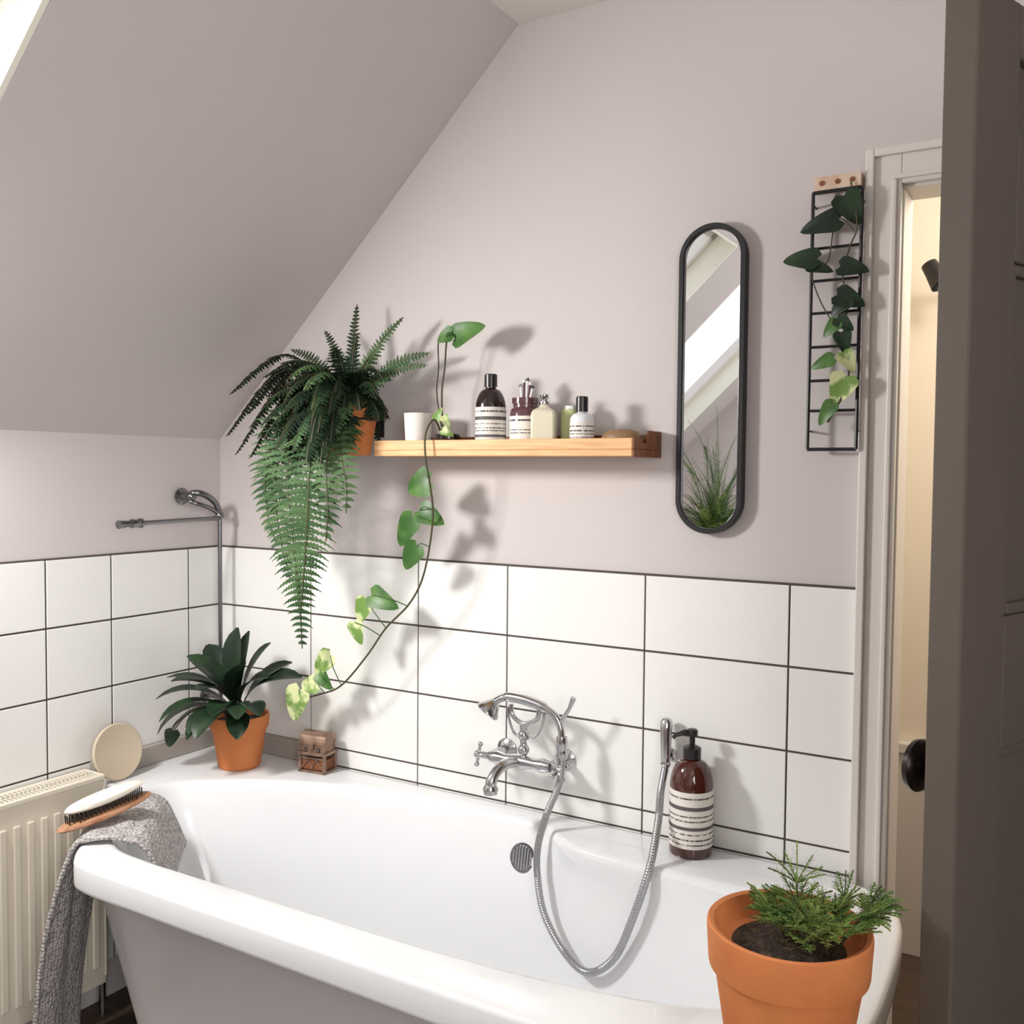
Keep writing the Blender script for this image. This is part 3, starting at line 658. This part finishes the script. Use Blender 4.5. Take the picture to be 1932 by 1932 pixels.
T=TR((1.018,yh-.012,.855))@align((-.5,-.45,-.8)); b.lathe([(.009,-.022),(.014,-.016),(.022,-.004),(.029,.006),(.030,.012),(.027,.015),(0,.016)],k,T,28)
b.tube([(1.20,yh,.845),(1.222,yh,.880),(1.232,yh,.905)],[.005,.005,.007],k,10)
b.lathe([(.012,-.02),(.014,0),(.012,.012)],k,TR((1.203,yh,.80)),18); b.lathe([(.011,-.012),(.013,0),(.011,.012)],k,TR((1.204,yh,.772)),18)
b.obj('mixer_body',tx)
hp=cat([(1.203,-.09,.785),(1.205,-.10,.714),(1.185,-.125,.64),(1.172,-.14,.572),(1.176,-.15,.512),(1.206,-.17,.434),(1.269,-.19,.372),(1.33,-.20,.350),(1.39,-.20,.398),(1.432,-.200,.496),(1.462,-.188,.603),(1.451,-.12,.672),(1.436,-.07,.72),(1.435,-.045,.765)],70)
b=MB(); rr_=[.0086 if (i//2)%2 else .0076 for i in range(len(hp))]; b.tube(hp,rr_,'hose',10); b.obj('flexible_hose',tx)
b=MB(); b.tube([(1.435,-.043,.765),(1.435,-.042,.775),(1.434,-.040,.78),(1.433,-.036,.85),(1.433,-.035,.868),(1.433,-.035,.875)],[.007,.012,.010,.0135,.0135,.008],k,18)
b.lathe([(.014,0),(.014,.004),(.007,.006),(.007,.024)],k,TR((1.434,-.0095,.79))@RX(pi/2),18); b.obj('hose_handle_holder',tx)

# ------------------------------------------------------------------ pump bottle on the rim
ab,z=bottle('amber_pump_bottle',(1.503,-.062,.6005),.046,.152,.052,.0155,.006,.0,'amber','pump',(.022,.142),[(.128,.131),(.104,.112),(.090,.0925),(.080,.0825),(.062,.069),(.052,.0545),(.040,.043),(.030,.0325)])
b=MB(); T=TR((1.503,-.062,.6005)); z=.205
b.lathe([(.019,z),(.019,z+.022),(.012,z+.026),(.006,z+.028),(.006,z+.046),(.011,z+.048),(.012,z+.058),(.009,z+.062),(0,z+.063)],'pump',T,28)
b.tube([(1.503,-.062,.6005+z+.055),(1.490,-.075,.6005+z+.056),(1.474,-.088,.6005+z+.050),(1.470,-.091,.6005+z+.044)],[.0065,.006,.0045,.004],'pump',10)
b.obj('pump',ab)

# ------------------------------------------------------------------ door leaf (open, dark paint)
HX,HY=2.388,-.042; EX,EY=2.0735,-.802
W=hypot(EX-HX,EY-HY); ang=atan2(EY-HY,EX-HX); TD=TR((HX,HY,0))@RZ(ang)
dr=empty('door_1'); b=MB(); t=.02; Zt=1.962
b.box((0.004,-t*.35,.012),(W-.004,t*.35,Zt-.004),'door',TD)
st_=.098
b.box((0,-t,.01),(st_,t,Zt),'door',TD); b.box((W-st_,-t,.01),(W,t,Zt),'door',TD)
for z0,z1 in [(.01,.23),(1.085,1.245),(1.665,1.815),(1.90,Zt)]: b.box((st_,-t,z0),(W-st_,t,z1),'door',TD)
b.box((W/2-.045,-t,.23),(W/2+.045,t,1.085),'door',TD); b.box((W/2-.045,-t,1.245),(W/2+.045,t,1.665),'door',TD)
for z0,z1 in [(.23,1.085),(1.245,1.665)]:
    for xa,xb_ in [(st_,W/2-.045),(W/2+.045,W-st_)]:
        for sg in(-1,1):
            y0,y1=sorted((sg*t*.35,sg*t*.8)); mo=.014
            b.box((xa,y0,z0),(xa+mo,y1,z1),'door',TD); b.box((xb_-mo,y0,z0),(xb_,y1,z1),'door',TD); b.box((xa+mo,y0,z0),(xb_-mo,y1,z0+mo),'door',TD); b.box((xa+mo,y0,z1-mo),(xb_-mo,y1,z1),'door',TD)
b.obj('leaf',dr,smooth=False,bevel=.003)
b=MB()
T=TD@TR((W-.050,-t,1.055))@RX(pi/2)
b.lathe([(.024,0),(.024,.003),(.012,.006),(.009,.010),(.009,.020),(.016,.023),(.029,.027),(.033,.033),(.031,.040),(.018,.045),(0,.046)],'knob',T,36)
b.obj('knob',dr)

# hallway wall lamp
b=MB(); b.lathe([(.030,0),(.030,.006),(0,.008)],'black',TR((1.90,.999,1.93))@RX(pi/2),24); b.tube([(1.90,.99,1.93),(1.885,.93,1.935),(1.86,.90,1.95)],.006,'black',10)
T=TR((1.830,.895,1.975))@align((.5,-.2,-.85)); b.lathe([(.016,-.03),(.022,-.028),(.024,0),(.030,.045),(.028,.045),(.020,0),(0,-.01)],'black',T,24)
b.tube([(1.855,.92,1.95),(1.858,.93,1.87)],.012,'black',10)
b.obj('hall_wall_lamp')

# ------------------------------------------------------------------ tall plant at the far side (seen in the mirror)
pl=empty('asparagus_fern_on_stand'); Q=V((.70,-2.40,.10))
b=MB(); b.lathe([(0,.86),(.15,.86),(.15,.885),(0,.885)],'woodd',TR(Q),32)
for i in range(3): a_=i*2.094; b.tube([(Q.x+.10*cos(a_),Q.y+.10*sin(a_),.86+Q.z),(Q.x+.15*cos(a_),Q.y+.15*sin(a_),0)],.012,'woodd',8)
b.obj('stand',pl)
b=MB(); pot(b,TR(Q+V((0,0,.886))),.10,.17,.05); b.lathe([(0,1.03),(.088,1.03)],'soil',TR(Q),24); b.obj('terracotta_pot',pl)
b=MB()
for i in range(130):
    az=random.uniform(0,2*pi); el=random.uniform(.3,1.5); d=V((cos(az)*cos(el),sin(az)*cos(el),sin(el)))
    feather(b,Q+V((random.uniform(-.04,.04),random.uniform(-.04,.04),1.04)),d,random.uniform(.2,.46)*(1.35 if el>1.25 else .8),'dill' if i%2 else 'leaf',.036,.009,.03)
b.obj('foliage',pl)

# ------------------------------------------------------------------ lights
def area(name,loc,d,sx,sy,P,col=(1,1,1)):
    l=bpy.data.lights.new(name,'AREA'); l.shape='RECTANGLE'; l.size=sx; l.size_y=sy; l.energy=P; l.color=col
    o=bpy.data.objects.new(name,l); S.collection.objects.link(o)
    o.rotation_mode='QUATERNION'; o.rotation_quaternion=V(d).to_track_quat('-Z','Y'); o.location=loc; return o
for i,(y0,y1) in enumerate(H):
    c=TS@V(((s0+s1)/2,(y0+y1)/2,th+.03)); l=area('skylight_daylight_%d'%(i+1),c,(1,0,-1),1.0,1.0,38 if i==0 else 46,(1,.995,.985))
    l.rotation_quaternion=(TS.to_3x3()@Matrix.Rotation(pi,3,'X')).to_quaternion()
area('skylight_low_sun',TS@V((.34,-1.20,.03)),V((1.0,1.05,-.80)),.22,.22,25,(1,.985,.955))
area('window_added_fill',(XR+.12,(wy0+wy1)/2,(wz0+wz1)/2),(-1,0,0),1.3,1.1,54,(1,.99,.98))  # fill light at the added right-wall window, lifts the sloped ceiling
l=bpy.data.lights.new('hall_lamp','POINT'); l.energy=21; l.color=(1,.94,.86); l.shadow_soft_size=.15; o=bpy.data.objects.new('hall_lamp',l); S.collection.objects.link(o); o.location=(2.5,.45,2.1)
w=bpy.data.worlds.new('world'); S.world=w; w.use_nodes=True; bg=w.node_tree.nodes['Background']; bg.inputs[0].default_value=(.88,.94,1,1); bg.inputs[1].default_value=1.5
S.view_settings.view_transform='Standard'; S.view_settings.exposure=-.12
